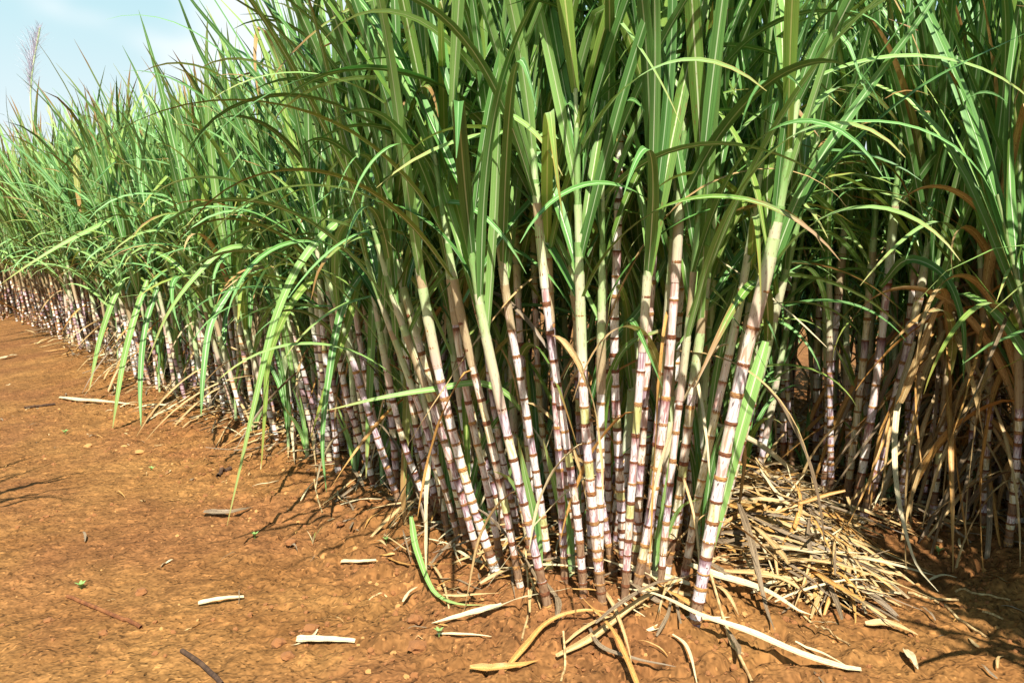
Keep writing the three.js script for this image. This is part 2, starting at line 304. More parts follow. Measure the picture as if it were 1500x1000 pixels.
function cane(root, path, o, lod, r) {
  const P = growth(path, o, r); P.tone = o.tone ?? 0; const stemM = o.stem ?? STEM[P.tone], nodeM = pick(NODE, r);
  if (lod === 0) {
    const st = new THREE.Group(); st.name = 'stalk'; root.add(st);
    P.inter.forEach(([a, b, w]) => { const m = seat(part('internode', pick(internodeGeo, r), a < 0.08 + 0.06 * r() && r() < 0.7 ? MUD : r() < 0.5 ? stemM : pick([...STEM, ...BAND, ...BAND, GREENSTEM], r), st), path.at(a), path.at(b), w * rr(0.95, 1.03, r)); m.rotateY(r() * 6.28); });
    P.node.forEach(([a, b, w]) => seat(part('node_ring', nodeGeo, r() < 0.5 ? nodeM : pick(NODE, r), st), path.at(a), path.at(b), w * rr(0.98, 1.04, r)).rotateY(r() * 6));
  } else part('stalk', stalkGeo(path, P, r), stalkMat, root);
  const top = P.sheath.length;
  P.sheath.forEach(([a, b, w, f], i) => { if (lod === 2 && i % 2) return; seat(part('leaf_sheath', pick(sheathGeo, r), o.dead && f < 0.5 ? SHEATH[3] : f < 0.3 ? pick([SHEATH[0], SHEATH[2], SHEATH[2], SHEATH[3], SHEATH[0]], r) : pick([SHEATH[0], SHEATH[1], SHEATH[1]], r), root), path.at(a), path.at(Math.min(b, path.L)), w).rotateY(r() * 6.28); });
  P.leaf.forEach(([s, a, kind, sc, f, tilt, roll]) => {
    const mat = o.dead && f < 0.3 ? pick([M.dry, M.dry, M.yellow, M.leafF], r) : !o.l && !o.l2 && f < 0.25 && r() < 0.2 ? pick([M.yellow, M.leafF, M.dry], r) : pick(o.greens ?? GREENS, r);
    const m = part('leaf', own(pick(BL[lod][kind], r)), mat, root); m.position.copy(path.at(s)); m.rotation.set(roll, a, tilt, 'YXZ'); m.scale.set(sc, sc, sc * (lod ? 1.3 : 1));
  });
  P.dry.forEach(([s, a, sc]) => { const m = part('dry_leaf', own(pick(BL[lod].dry, r)), pick([M.dry, M.dry, M.pale, M.dryWarm, M.grey], r), root); m.position.copy(path.at(s)); m.rotation.y = a; m.scale.setScalar(sc); });
  return root;
}
// one-mesh stalk for canes farther off: swollen joints, colour by vertex
const stalkMat = new THREE.MeshPhysicalMaterial({ name: 'far stalk', vertexColors: true, roughness: 0.55, clearcoat: 0.1, clearcoatRoughness: 0.4 });
const lin = (c) => new THREE.Color().setRGB(c[0] / 255, c[1] / 255, c[2] / 255, THREE.SRGBColorSpace).toArray();
const STEMC = [[230, 224, 214], [232, 228, 218], [190, 160, 164], [222, 208, 170], [214, 184, 160]].map(lin), NODEC = [[140, 86, 48], [92, 48, 42], [170, 116, 60]].map(lin);
function stalkGeo(path, P, r) {
  const rings = [], base = STEMC[P.tone], nd = pick(NODEC, r);
  P.inter.forEach(([a, b, w]) => { const c = r() < 0.6 ? base : pick(STEMC, r), l = b - a; rings.push([a, w * 1.08, nd], [a + l * 0.13, w * 1.02, nd], [a + l * 0.16, w * 0.95, c], [a + l * 0.6, w * 0.95, c], [b - l * 0.08, w * 1.03, c]); });
  const n = 8, pos = [], col = [], idx = [];
  rings.forEach(([s, w, c]) => { const p = path.at(s); if (s < 0) p.y = s; for (let k = 0; k < n; k++) { const a = k / n * 6.2832; pos.push(p.x + Math.cos(a) * w, p.y, p.z + Math.sin(a) * w); col.push(...c); } });
  for (let i = 0; i < rings.length - 1; i++) for (let k = 0; k < n; k++) { const a = i * n + k, b = i * n + (k + 1) % n; idx.push(a, a + n, b, b, a + n, b + n); }
  const g = new THREE.BufferGeometry(); g.setAttribute('position', new THREE.Float32BufferAttribute(pos, 3)); g.setAttribute('color', new THREE.Float32BufferAttribute(col, 3)); g.setIndex(idx); g.computeVertexNormals();
  return g;
}

// ------------------------------------------------------------------ leaves drawn one by one: a path of pixels, each with its depth
function heroLeaf(root, pts, W, mat, face = [0.1, 0.5, 1], o = {}) {
  const c = new THREE.CatmullRomCurve3(pts.map(([x, y, z]) => atZ(x, y, z).sub(root.position)), false, 'centripetal'), seg = o.seg ?? 28, P = c.getSpacedPoints(seg), f = V3(...face);
  const N = P.map((_, i) => f.clone().applyAxisAngle(UP, (o.twist ?? 0) * i / seg)); W *= 0.68;
  const w = o.tips ? (t) => W / 2 * Math.pow(Math.max(0, Math.min(1, t * 5 + 0.25)), 0.5) * Math.pow(Math.max(0, 1 - Math.pow(t, 3)), 0.8) + 0.0006 : bladeWidth(W);
  return part(o.name ?? 'leaf', ribbon(P, N, w, seg, 4, o.fold ?? 0.3, o.ripple ?? 0.06, pts[0][0]), mat, root);
}

// ------------------------------------------------------------------ canes read off the photograph (pixel of the base, then pixels up the stalk)
const placed = [];
const TRACK = 'along the dirt track', rh = rng(99);
const heroDefs = [
  // [base, points..., options]
  { b: [1018, 912], p: [[1052, 720], [1088, 540], [1128, 380]], rad: 0.030, bare: 0.88, nLeaf: 9, stem: STEM[0], l: 'thick white ringed sugarcane at the outer corner, leaning over the dry leaf heap' },
  { b: [803, 890], p: [[768, 740], [735, 600], [700, 430]], rad: 0.023, bare: 0.62, stem: STEM[2], l: 'slender lilac banded sugarcane with a pink sheath leaning over the track' },
  { b: [728, 842], p: [[690, 730], [655, 600], [622, 440]], rad: 0.025, bare: 0.72, stem: STEM[1], l: 'stout white ringed sugarcane leaning out over the track, yellow joints' },
  { b: [735, 830], p: [[715, 720], [688, 600], [668, 480]], rad: 0.021, bare: 0.85, stem: STEM[4], l: 'pink banded sugarcane close beside the stout white one' },
  { b: [855, 870], p: [[846, 760], [822, 600], [800, 440]], rad: 0.021, bare: 0.95, stem: STEM[0], l: 'slim waxy sugarcane between the lilac banded cane and the pink one at the corner' },
  { b: [882, 880], p: [[868, 740], [856, 600], [850, 440]], rad: 0.024, bare: 0.72, stem: STEM[4], l: 'pink stemmed sugarcane at the front of the corner clump, pale sheath above' },
  { b: [900, 850], p: [[882, 740], [866, 640], [850, 520]], rad: 0.021, bare: 0.8, stem: STEM[2], l: 'lilac sugarcane tucked behind the pink stem of the corner clump' },
  { b: [915, 845], p: [[908, 700], [900, 520], [905, 330]], rad: 0.024, bare: 1.35, stem: STEM[0], l: 'upright waxy sugarcane with the longest bare ringed stem of the corner clump' },
  { b: [932, 868], p: [[955, 740], [975, 590], [990, 400]], rad: 0.024, bare: 0.98, stem: STEM[4], l: 'pink sugarcane leaning toward the heap, crossing the long bare stems' },
  { b: [930, 840], p: [[938, 700], [948, 520], [958, 340]], rad: 0.024, bare: 1.2, stem: STEM[4], l: 'tall bare pink ringed sugarcane next to the upright waxy one' },
  { b: [975, 845], p: [[995, 730], [1012, 590], [1035, 420]], rad: 0.024, bare: 0.62, stem: STEM[3], l: 'straw coloured sugarcane with a long pale sheath beside the thick corner cane' },
  { b: [952, 830], p: [[968, 740], [982, 640], [990, 540]], rad: 0.021, bare: 1.0, stem: STEM[1], l: 'white sugarcane behind the straw coloured one near the thick corner cane' },
  { b: [655, 770], p: [[625, 690], [605, 600], [592, 480]], rad: 0.022, bare: 0.7, stem: STEM[2], l: 'lilac sugarcane leaning over the track behind the stout white one' },
  { b: [640, 775], p: [[618, 720], [592, 650], [570, 560]], rad: 0.021, bare: 0.6, stem: STEM[0], l: 'waxy sugarcane leaning farthest over the earth before the drooping yellow leaf' },
  { b: [548, 712], p: [[530, 650], [510, 590], [488, 470]], rad: 0.025, bare: 0.7, stem: STEM[1], l: 'white sugarcane leaning out by the long yellow drooping leaf' },
  { b: [495, 690], p: [[488, 610], [478, 540], [470, 440]], rad: 0.024, bare: 0.75, stem: STEM[0], l: 'waxy sugarcane bearing the great light green arching leaf' },
  { b: [580, 720], p: [[560, 660], [545, 600], [530, 520]], rad: 0.022, bare: 0.75, stem: STEM[4], l: 'pink sugarcane between the white leaning one and the yellow drooping leaf' },
  { b: [790, 790], p: [[776, 680], [768, 580], [760, 460]], rad: 0.022, bare: 0.9, stem: STEM[4], l: 'pink sugarcane behind the bright green shoots' },
  { b: [815, 770], p: [[800, 680], [790, 580], [785, 470]], rad: 0.02, bare: 0.9, stem: STEM[3], l: 'straw coloured sugarcane behind the bright green shoots' },
  { b: [745, 790], p: [[715, 690], [690, 600], [672, 500]], rad: 0.021, bare: 0.8, stem: STEM[3], l: 'straw coloured sugarcane behind the pink banded one' },
  { b: [760, 780], p: [[742, 700], [725, 610], [712, 500]], rad: 0.02, bare: 0.95, stem: STEM[0], l: 'waxy sugarcane behind the pink banded one' },
  { b: [1148, 690], p: [[1148, 600], [1150, 520], [1155, 420]], rad: 0.025, bare: 1.1, stem: STEM[1], l: 'white upright sugarcane rising at the back of the leaf heap' },
  { b: [1195, 690], p: [[1196, 600], [1198, 500], [1204, 400]], rad: 0.025, bare: 1.3, stem: STEM[1], l: 'white bare sugarcane with the longest stem behind the leaf heap' },
  { b: [1208, 720], p: [[1213, 620], [1220, 520], [1232, 400]], rad: 0.027, bare: 0.85, stem: STEM[0], l: 'waxy sugarcane with a grey green sheath behind the leaf heap' },
  { b: [1240, 735], p: [[1252, 640], [1264, 540], [1278, 380]], rad: 0.025, bare: 0.8, stem: STEM[3], l: 'straw coloured sugarcane leaning slightly beside the stout white one past the heap' },
  { b: [1252, 755], p: [[1270, 650], [1284, 560], [1300, 420]], rad: 0.028, bare: 1.0, stem: STEM[1], greens: [M.leafB, M.leafE], l: 'stout white sugarcane past the heap with blue green leaves' },
  { b: [1262, 768], p: [[1292, 660], [1318, 560], [1350, 420]], rad: 0.027, bare: 0.9, stem: STEM[2], l: 'lilac sugarcane leaning away from the heap, long bleached leaf hanging from it' },
  { b: [1272, 742], p: [[1300, 650], [1322, 540], [1338, 420]], rad: 0.023, bare: 0.95, stem: STEM[4], l: 'pink sugarcane between the stout white and the lilac leaning canes' },
  { b: [1395, 745], p: [[1392, 660], [1386, 560], [1378, 440]], rad: 0.022, bare: 0.55, stem: STEM[3], dead: 1, nDry: 14 },
  { b: [1440, 770], p: [[1446, 660], [1452, 560], [1440, 440]], rad: 0.022, bare: 0.5, stem: STEM[3], dead: 1, nDry: 15 },
  { b: [1478, 795], p: [[1488, 700], [1494, 600], [1492, 470]], rad: 0.023, bare: 0.5, stem: STEM[3], dead: 1, nDry: 15 },
  { b: [1415, 755], p: [[1425, 640], [1430, 540], [1445, 420]], rad: 0.021, bare: 0.6, stem: STEM[3], dead: 1, nDry: 13 },
  { b: [1350, 745], p: [[1365, 650], [1375, 560], [1380, 440]], rad: 0.022, bare: 0.6, stem: STEM[3], dead: 1, nDry: 13 },
];
{ // the slimmer canes packed between them
  const r = rng(333);
  for (const [x, y] of [[700, 812], [762, 858], [778, 815], [828, 862], [842, 822], [868, 846], [893, 818], [946, 862], [990, 812], [1002, 850], [805, 835], [685, 800], [915, 880], [966, 875], [672, 790], [852, 795]]) { const k = (x - 885) * 0.36 + rr(-14, 14, r); heroDefs.push({ b: [x, y], p: [[x + k * 0.4, y - 110], [x + k, y - 250], [x + k * 1.7, y - 400]], rad: rr(0.018, 0.023, r), bare: rr(0.55, 1.05, r), stem: pick([...STEM, ...BAND, GREENSTEM], r), l2: 1 }); }
}
const heroes = [];
for (const h of heroDefs) {
  const p0 = ground(...h.b); placed.push([p0.x, p0.z]);
  const right = h.b[0] > 1120, lean = right ? 0.04 : 0.07;
  const pts = [V3(0, 0, 0), ...h.p.map(([x, y]) => { let q = atZ(x, y, p0.z); q = atZ(x, y, p0.z + lean * q.y); return q.sub(p0); })];
  const a = pts.at(-2), b = pts.at(-1), d = b.clone().sub(a).normalize(); d.lerp(UP, 0.35).normalize();
  const need = 1.75 - b.y; if (need > 0.1) pts.push(b.clone().addScaledVector(d, need / d.y));
  const lab = h.l ?? (h.l2 ? 'slim ' + h.stem.name.replace(' stem', '') + ' sugarcane packed between the stouter ones ' + (h.b[0] > 840 ? 'of the corner clump' : 'leaning over the track') : h.dead ? 'sugarcane clothed in tan dead leaves in the shade past the heap' : right ? 'pale ringed sugarcane standing behind the heap of dry leaves' : h.b[0] > 840 ? 'ringed sugarcane in the splayed clump at the field corner' : 'ringed sugarcane leaning out over the red earth of the track');
  const root = thing('sugarcane', lab, 'sugarcane', h.l ? undefined : h.dead ? 'dry leaved canes' : right ? 'canes behind the heap' : h.b[0] > 840 ? 'canes of the corner clump' : 'canes leaning over the track', p0);
  cane(root, pathOf(pts), { ...h, droop: 0.25, nLeaf: h.nLeaf ?? 15, nDry: h.nDry ?? 1, bare: h.bare * 1.08, rad: h.rad * 0.67, leafScale: 1.08 }, 0, rh);
  heroes.push(root);
}

// ------------------------------------------------------------------ the rest of the field
const cand = [], rf = rng(2024);
{
  const cell = new Map(), key = (x, z) => Math.floor(x / 0.25) + ',' + Math.floor(z / 0.25);
  const add = (x, z) => { const k = key(x, z); if (!cell.has(k)) cell.set(k, []); cell.get(k).push([x, z]); };
  const free = (x, z, m) => { const i = Math.floor(x / 0.25), j = Math.floor(z / 0.25); for (let a = -1; a <= 1; a++) for (let b = -1; b <= 1; b++) for (const q of cell.get((i + a) + ',' + (j + b)) ?? []) if ((q[0] - x) ** 2 + (q[1] - z) ** 2 < m * m) return false; return true; };
  placed.forEach((q) => add(...q));
  let minx = 1e9, maxx = -1e9, minz = 1e9, maxz = -1e9; poly.forEach((p) => { minx = Math.min(minx, p.x); maxx = Math.max(maxx, p.x); minz = Math.min(minz, p.z); maxz = Math.max(maxz, p.z); });
  for (let i = 0; i < 90000; i++) {
    const x = rr(minx, maxx, rf), z = rr(minz, maxz, rf); if (!inside(x, z)) continue;
    const d = edgeDist(x, z).d; if (d < 0.02) continue;
    const nearHeap = Math.hypot((x - heapC.x) / 0.33, (z - heapC.z) / 0.55) < 1; if (nearHeap) continue;
    const clump = n3(x * 2.2, z * 2.2, 6);
    if (!free(x, z, (d < 0.55 ? (x > -1.2 && x < 0.7 ? 0.066 : x > -1.8 ? 0.078 : 0.095) : x > 0.9 ? 0.14 : 0.17) + (clump > 0.05 ? 0 : 0.035))) continue;
    add(x, z); cand.push({ x, z, d });
  }
}
const inFrame = (x, z) => { if (z > -1.9) return false; const p = V3(x, 0.8, z).project(camera); return Math.abs(p.x) < 1.03; };
cand.forEach((c) => { c.score = inFrame(c.x, c.z) ? Math.hypot(c.x, c.z) * (1 + 1.6 * Math.max(0, c.d - 0.1)) : 1e6; });
cand.sort((a, b) => a.score - b.score);
const NIND = 300 - heroDefs.length - 5;
const single = cand.slice(0, NIND), mass = cand.slice(NIND);
const rs = rng(515);
function leanFor(c, r) { const [ox, oz] = outward(c.x, c.z), k = 0.24 * Math.exp(-Math.max(0, c.d) / 0.45); return [ox * k * rr(0.2, 1.3, r) + rr(-0.09, 0.09, r), oz * k * rr(0.2, 1.3, r) + rr(-0.09, 0.09, r)]; }
single.forEach((c, i) => {
  const dist = Math.hypot(c.x, c.z), lod = dist < 4.6 && c.d < 0.6 ? 0 : dist < 7 ? 1 : 2, onRight = c.x > 0.75, p = V3(c.x, soil(c.x, c.z) - 0.005, c.z), [lx, lz] = leanFor(c, rs), low = sst(0.1, -1.2, c.x) * (dist < 8 ? 0.13 : 0.05), len = rr(1.4, 1.85, rs) * (1 - low);
  const dead = c.x / -c.z > 0.48 && rs() < 0.75;
  const tone = Math.floor(rs() * 5), nDry = dead ? 15 : Math.floor(rr(0, dist > 6 ? 5 : 3.4, rs)), tw = ['pale waxy', 'white', 'lilac', 'straw coloured', 'pinkish'][tone] + ' stemmed sugarcane ' + (nDry > 1 ? 'with hanging dry leaves ' : nDry ? 'with one dry leaf ' : 'without dry leaves ');
  const lab = dead ? 'sugarcane clothed in tan dead leaves in the shade past the heap' : onRight ? tw + 'standing behind the leaf heap' : dist < 3.6 ? tw + 'in the corner clump' : c.d < 0.4 ? tw + 'in the outermost row by the track' : tw + 'just behind the outermost row';
  const grp = dead ? 'dry leaved canes' : onRight ? 'canes behind the heap' : dist < 3.6 ? 'canes of the corner clump' : c.d < 0.4 ? 'canes of the outermost row' : 'canes behind the outermost row';
  const root = thing('sugarcane', lab, 'sugarcane', grp, p);
  cane(root, leanPath(lx, lz, len, lx * -0.15, lz * -0.15), { bare: dist > 6.5 ? rr(0.2, 0.62, rs) : rr(0.2, 0.72, rs), nLeaf: Math.floor(rr(11, 15.5, rs)), rad: rr(0.0125, 0.0175, rs), droop: c.d < 0.4 && !onRight ? 0.9 : 0.4, dead, nDry, tone, leafScale: 1 - low * 0.7 }, lod, rs);
});
// everything behind: one mass of canes, simpler ones, joined
{
  const thin = bladeKinds(7, 2, 8), protos = [], massMat = [M.leafA, M.mass, M.leafC], sets = massMat.map(() => []), stems = [], low = lathe([[1, 0], [1, 1]], 5);
  for (let k = 0; k < 10; k++) {
    const r = rng(900 + k), path = leanPath(rr(-0.1, 0.1, r), rr(-0.1, 0.1, r), rr(1.4, 1.8, r), 0, 0), P = growth(path, { bare: rr(0.4, 0.8, r), nLeaf: 11, droop: 0.6, nDry: 2, rad: rr(0.013, 0.017, r) }, r), lv = [], st = [];
    P.leaf.forEach(([s, a, kind, sc, f, tilt]) => { const o = new THREE.Object3D(); o.position.copy(path.at(s)); o.rotation.set(0, a, tilt, 'YXZ'); o.scale.set(sc, sc, sc * 1.35); o.updateMatrix(); lv.push([Math.min(2, Math.floor(r() * 3)), pick(thin[kind], r).clone().applyMatrix4(o.matrix)]); });
    const paint = (g, c) => { const n = g.attributes.position.count, a = new Float32Array(n * 3); for (let i = 0; i < n; i++) a.set(c, i * 3); g.setAttribute('color', new THREE.BufferAttribute(a, 3)); g.deleteAttribute('uv'); return g; };
    const nd = pick(NODEC, r), SHADED_TRASH = [[104, 84, 60], [128, 106, 80], [86, 66, 48], [150, 128, 104]].map(lin);  // dry sheath browns, kept dark to paint in the shade deeper in the field
    const tube = (a, b, w, c) => { const o = seat(new THREE.Object3D(), path.at(a), path.at(b), w); o.updateMatrix(); st.push(paint(low.clone().applyMatrix4(o.matrix), c)); };
    P.inter.forEach(([a, b, w]) => tube(a, b, w, k < 5 && r() < 0.6 ? pick(STEMC, r) : pick(SHADED_TRASH, r))); P.node.forEach(([a, b, w]) => tube(a, b + 0.004, w * 1.08, nd));
    P.sheath.forEach(([a, b, w, f], i) => { if (i % 2 === 0) tube(a, Math.min(b + 0.1, path.L), w * 1.08, f < 0.3 ? lin([150, 128, 92]) : lin([130, 146, 92])); });
    protos.push([lv, mergeGeometries(st)]);
  }
  let used = 0; const q = new THREE.Quaternion(), e = new THREE.Euler();
  for (const c of mass) {
    const dist = Math.hypot(c.x, c.z);
    if (c.d > 1.6 && c.x < 0.8 && rs() < 0.35) continue; if (dist > 13 && rs() < 0.35) continue; if (c.d > 4.2) continue; if (c.x > 1.6 && c.z > -2.5 && rs() < 0.3) continue;
    const [lx, lz] = leanFor(c, rs); e.set(lz, rs() * 6.28, -lx, 'XZY'); q.setFromEuler(e);
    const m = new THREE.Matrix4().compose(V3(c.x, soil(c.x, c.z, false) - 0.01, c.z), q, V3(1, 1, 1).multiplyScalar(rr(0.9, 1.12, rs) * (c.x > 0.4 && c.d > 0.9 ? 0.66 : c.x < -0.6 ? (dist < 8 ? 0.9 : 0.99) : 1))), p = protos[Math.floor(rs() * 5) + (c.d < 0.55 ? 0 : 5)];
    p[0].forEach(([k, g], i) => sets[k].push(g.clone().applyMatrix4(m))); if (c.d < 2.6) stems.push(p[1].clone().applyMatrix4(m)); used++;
  }
  const field = new THREE.Group(); field.name = 'sugarcane_field'; field.userData = { kind: 'stuff', label: 'dense green mass of sugarcane filling the field behind the front rows', category: 'sugarcane' }; scene.add(field);
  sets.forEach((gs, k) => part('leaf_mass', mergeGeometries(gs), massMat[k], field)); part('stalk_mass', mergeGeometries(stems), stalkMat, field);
  let tri = 0; scene.traverse((o) => { if (o.isMesh) tri += o.geometry.index.count / 3; }); console.log('canes', single.length, 'mass', used, 'of', mass.length, 'triangles', tri);
}

// ------------------------------------------------------------------ big leaves that stand out in the photograph, each on the cane it grows from
{
  const near = (px, py) => { const p = ground(px, py); let best = null, bd = 1e9; for (const o of scene.children) if (o.name.startsWith('sugarcane') && o.userData.kind !== 'stuff') { const d = o.position.distanceTo(p); if (d < bd) { bd = d; best = o; } } return best; };
  const H = heroes, L = (root, pts, W, mat, face, o) => heroLeaf(root, pts, W, mat, face, o);
  const c490 = near(500, 690), c400 = near(410, 650), c240 = near(245, 588), c150 = near(160, 540), c590 = near(600, 745), c60 = near(80, 505), c300 = near(310, 615);
  L(c490, [[690, 460, -4.05], [640, 350, -3.95], [580, 302, -3.8], [520, 310, -3.65], [450, 370, -3.5], [405, 460, -3.4], [375, 580, -3.32], [348, 700, -3.28], [332, 770, -3.26]], 0.06, M.leafD);
  L(H[12], [[700, 480, -3.4], [640, 360, -3.35], [590, 290, -3.25], [530, 278, -3.15], [490, 284, -3.1]], 0.05, M.leafB, [0, 1, 0.6]);
  L(H[12], [[690, 470, -3.4], [640, 385, -3.3], [590, 352, -3.2], [520, 350, -3.1], [470, 390, -3.02], [455, 440, -3.0]], 0.05, M.leafC, [0, 1, 0.5]);
  L(c400, [[430, 560, -4.6], [400, 410, -4.5], [370, 365, -4.35], [330, 365, -4.2], [290, 400, -4.1], [245, 460, -4.02], [215, 530, -4.0]], 0.055, M.leafD);
  L(c150, [[300, 330, -7.2], [240, 305, -7], [190, 312, -6.7], [120, 342, -6.4], [50, 382, -6.2], [0, 416, -6.1]], 0.075, M.leafD);
  L(H[1], [[762, 600, -3.02], [740, 575, -2.98], [700, 561, -2.94], [640, 569, -2.9], [560, 582, -2.86], [478, 601, -2.84]], 0.036, M.leafD, [0, 0.7, 1]);
  L(H[0], [[1122, 500, -2.78], [1098, 585, -2.72], [1072, 680, -2.69], [1048, 780, -2.68], [1030, 850, -2.7]], 0.062, M.leafD, [-0.3, 0.15, 1], { tips: true });
  L(H[0], [[1130, 400, -2.8], [1125, 260, -2.78], [1140, 170, -2.76], [1152, 148, -2.7], [1180, 175, -2.64], [1200, 200, -2.6]], 0.06, M.leafC, [0.2, 0.1, 1]);
  L(c590, [[600, 430, -3.7], [598, 520, -3.62], [594, 640, -3.56], [591, 740, -3.54], [602, 815, -3.5]], 0.05, M.yellow, [0.1, 0.1, 1], { tips: true });
  L(c490, [[548, 350, -3.9], [545, 470, -3.8], [540, 600, -3.75], [536, 700, -3.72]], 0.055, M.leafD, [0.2, 0.1, 1], { tips: true });
  L(c490, [[545, 380, -3.8], [505, 440, -3.7], [480, 560, -3.6], [472, 650, -3.56], [478, 722, -3.54]], 0.05, M.leafA, [0.2, 0.2, 1]);
  L(c490, [[560, 350, -3.9], [530, 390, -3.8], [510, 470, -3.7], [470, 590, -3.65], [455, 640, -3.6]], 0.06, M.leafF, [0.2, 0.3, 1]);
  L(c400, [[520, 380, -4.2], [470, 400, -4.1], [430, 440, -3.95], [395, 520, -3.88], [388, 600, -3.85], [382, 690, -3.82]], 0.05, M.leafF);
  L(c240, [[230, 420, -6], [212, 480, -5.9], [205, 560, -5.8], [206, 625, -5.7]], 0.06, M.leafA, [0.2, 0.1, 1], { tips: true });
  L(c240, [[215, 410, -6], [195, 470, -5.8], [180, 530, -5.7], [170, 590, -5.62], [164, 630, -5.6]], 0.06, M.leafD, [0.2, 0.1, 1], { tips: true });
  L(c150, [[190, 390, -7], [165, 440, -6.8], [145, 500, -6.7], [130, 572, -6.6]], 0.065, M.leafD, [0.2, 0.1, 1], { tips: true });
  L(c300, [[340, 420, -5], [310, 470, -4.9], [298, 540, -4.8], [294, 610, -4.75]], 0.055, M.leafA, [0.2, 0.1, 1], { tips: true });
  L(c60, [[112, 215, -8.2], [112, 260, -8.15], [118, 320, -8.1]], 0.09, M.yellow, [0, 0.1, 1], { tips: true });
  // upper leaves
  L(H[9], [[952, 420, -3.2], [900, 330, -3.15], [862, 200, -3.1], [838, 90, -3.05], [835, 40, -3.0], [850, 16, -2.95], [872, 25, -2.9]], 0.072, M.leafA, [0, 0.1, 1]);
  L(H[7], [[905, 420, -3.3], [860, 300, -3.2], [815, 190, -3.1], [792, 110, -3.05], [786, 72, -3.0]], 0.06, M.leafC, [0.1, 0.1, 1], { tips: true });
  L(H[9], [[930, 460, -3.2], [880, 330, -3.1], [840, 120, -3.0], [800, -40, -2.95], [780, -150, -2.9]], 0.07, M.leafA, [0, 0.1, 1]);
  L(H[5], [[850, 440, -2.95], [770, 230, -2.9], [742, 100, -2.85], [730, -60, -2.8]], 0.06, M.leafE, [0.1, 0.1, 1]);
  L(H[2], [[705, 480, -3.0], [694, 320, -2.98], [690, 180, -2.96], [688, 20, -2.95], [690, -80, -2.95]], 0.045, M.leafA, [0.3, 0.1, 1]);
  L(H[2], [[712, 460, -3.0], [705, 200, -2.98], [712, 95, -2.94], [730, 62, -2.9], [755, 75, -2.85], [780, 95, -2.82]], 0.035, M.leafD, [0.1, 0.2, 1]);
  L(H[10], [[1035, 420, -3.1], [1045, 280, -3.05], [1080, 180, -2.98], [1130, 110, -2.92], [1166, 78, -2.88]], 0.058, M.leafC, [-0.3, 0.4, 1], { tips: true });
  L(H[10], [[1000, 420, -3.1], [1040, 300, -3.05], [1120, 160, -2.95], [1180, 40, -2.9], [1210, -40, -2.88]], 0.05, M.leafB, [-0.3, 0.3, 1]);
  L(H[0], [[1105, 470, -2.8], [1180, 290, -2.75], [1260, 200, -2.7], [1360, 120, -2.6], [1510, 45, -2.5]], 0.05, M.leafB, [0, 1, 0.5]);
  L(H[0], [[1110, 450, -2.8], [1180, 270, -2.7], [1280, 120, -2.66], [1360, 10, -2.6], [1400, -60, -2.6]], 0.055, M.leafE, [-0.2, 0.4, 1]);
  L(H[0], [[1110, 440, -2.8], [1150, 240, -2.75], [1178, 110, -2.7], [1210, 45, -2.65], [1240, 60, -2.58], [1258, 105, -2.55], [1272, 140, -2.54]], 0.055, M.leafA, [0.1, 0.3, 1]);
  L(H[23], [[1232, 400, -4.0], [1270, 330, -3.9], [1350, 250, -3.75], [1430, 190, -3.6], [1500, 150, -3.5]], 0.06, M.leafA, [0, 1, 0.5]);
  L(H[8], [[985, 480, -3.05], [960, 330, -3], [955, 240, -2.94], [975, 200, -2.88], [993, 230, -2.84], [1003, 300, -2.82], [1006, 350, -2.82]], 0.05, M.leafF, [0.1, 0.3, 1]);
  L(H[5], [[862, 600, -2.95], [890, 510, -2.9], [940, 450, -2.86], [985, 360, -2.84], [1015, 290, -2.8]], 0.045, M.leafB, [0, 0.6, 1]);
  L(H[5], [[880, 660, -2.9], [892, 560, -2.85], [920, 505, -2.82], [980, 480, -2.8], [1010, 470, -2.78]], 0.04, M.leafC, [0, 0.7, 1]);
  L(H[13], [[640, 420, -3.6], [650, 250, -3.5], [645, 160, -3.4], [630, 110, -3.3], [600, 140, -3.2], [565, 210, -3.15], [545, 262, -3.12]], 0.042, M.yellow, [0.2, 0.4, 1]);
  L(c400, [[470, 400, -4.4], [440, 200, -4.3], [400, 70, -4.2], [382, 40, -4.1], [374, 60, -4.0], [374, 110, -3.96], [380, 150, -3.95]], 0.06, M.yellow, [0.1, 0.2, 1]);
  L(c490, [[560, 380, -4], [490, 160, -3.9], [445, 80, -3.75], [400, 42, -3.6], [385, 40, -3.55]], 0.055, M.leafB, [0, 0.8, 1]);
  L(c490, [[540, 360, -4], [430, 180, -3.8], [330, 60, -3.7], [280, 0, -3.6], [240, -60, -3.55]], 0.05, M.leafB, [0, 0.5, 1]);
  L(c400, [[420, 380, -4.4], [350, 180, -4.3], [290, 70, -4.2], [262, 0, -4.1], [245, -40, -4.1]], 0.045, M.leafB, [0, 0.5, 1]);
  L(H[26], [[1340, 500, -3.5], [1316, 590, -3.4], [1312, 690, -3.2], [1325, 770, -3.05], [1345, 830, -2.98], [1375, 866, -2.92]], 0.035, M.pale, [-0.3, 0.4, 1], { name: 'dry_leaf' });
  L(H[26], [[1320, 590, -3.35], [1350, 510, -3.3], [1375, 450, -3.28], [1392, 430, -3.25]], 0.045, M.dry, [0, 0.3, 1], { tips: true, name: 'dry_leaf' });
  L(H[25], [[1290, 420, -3.5], [1330, 380, -3.4], [1380, 400, -3.3], [1410, 470, -3.22], [1412, 560, -3.2]], 0.055, M.leafE, [0.1, 0.3, 1]);
  L(H[27], [[1300, 330, -3.6], [1390, 215, -3.4], [1425, 260, -3.35], [1440, 320, -3.3], [1445, 360, -3.3]], 0.05, M.leafE, [0.1, 0.2, 1]);
}

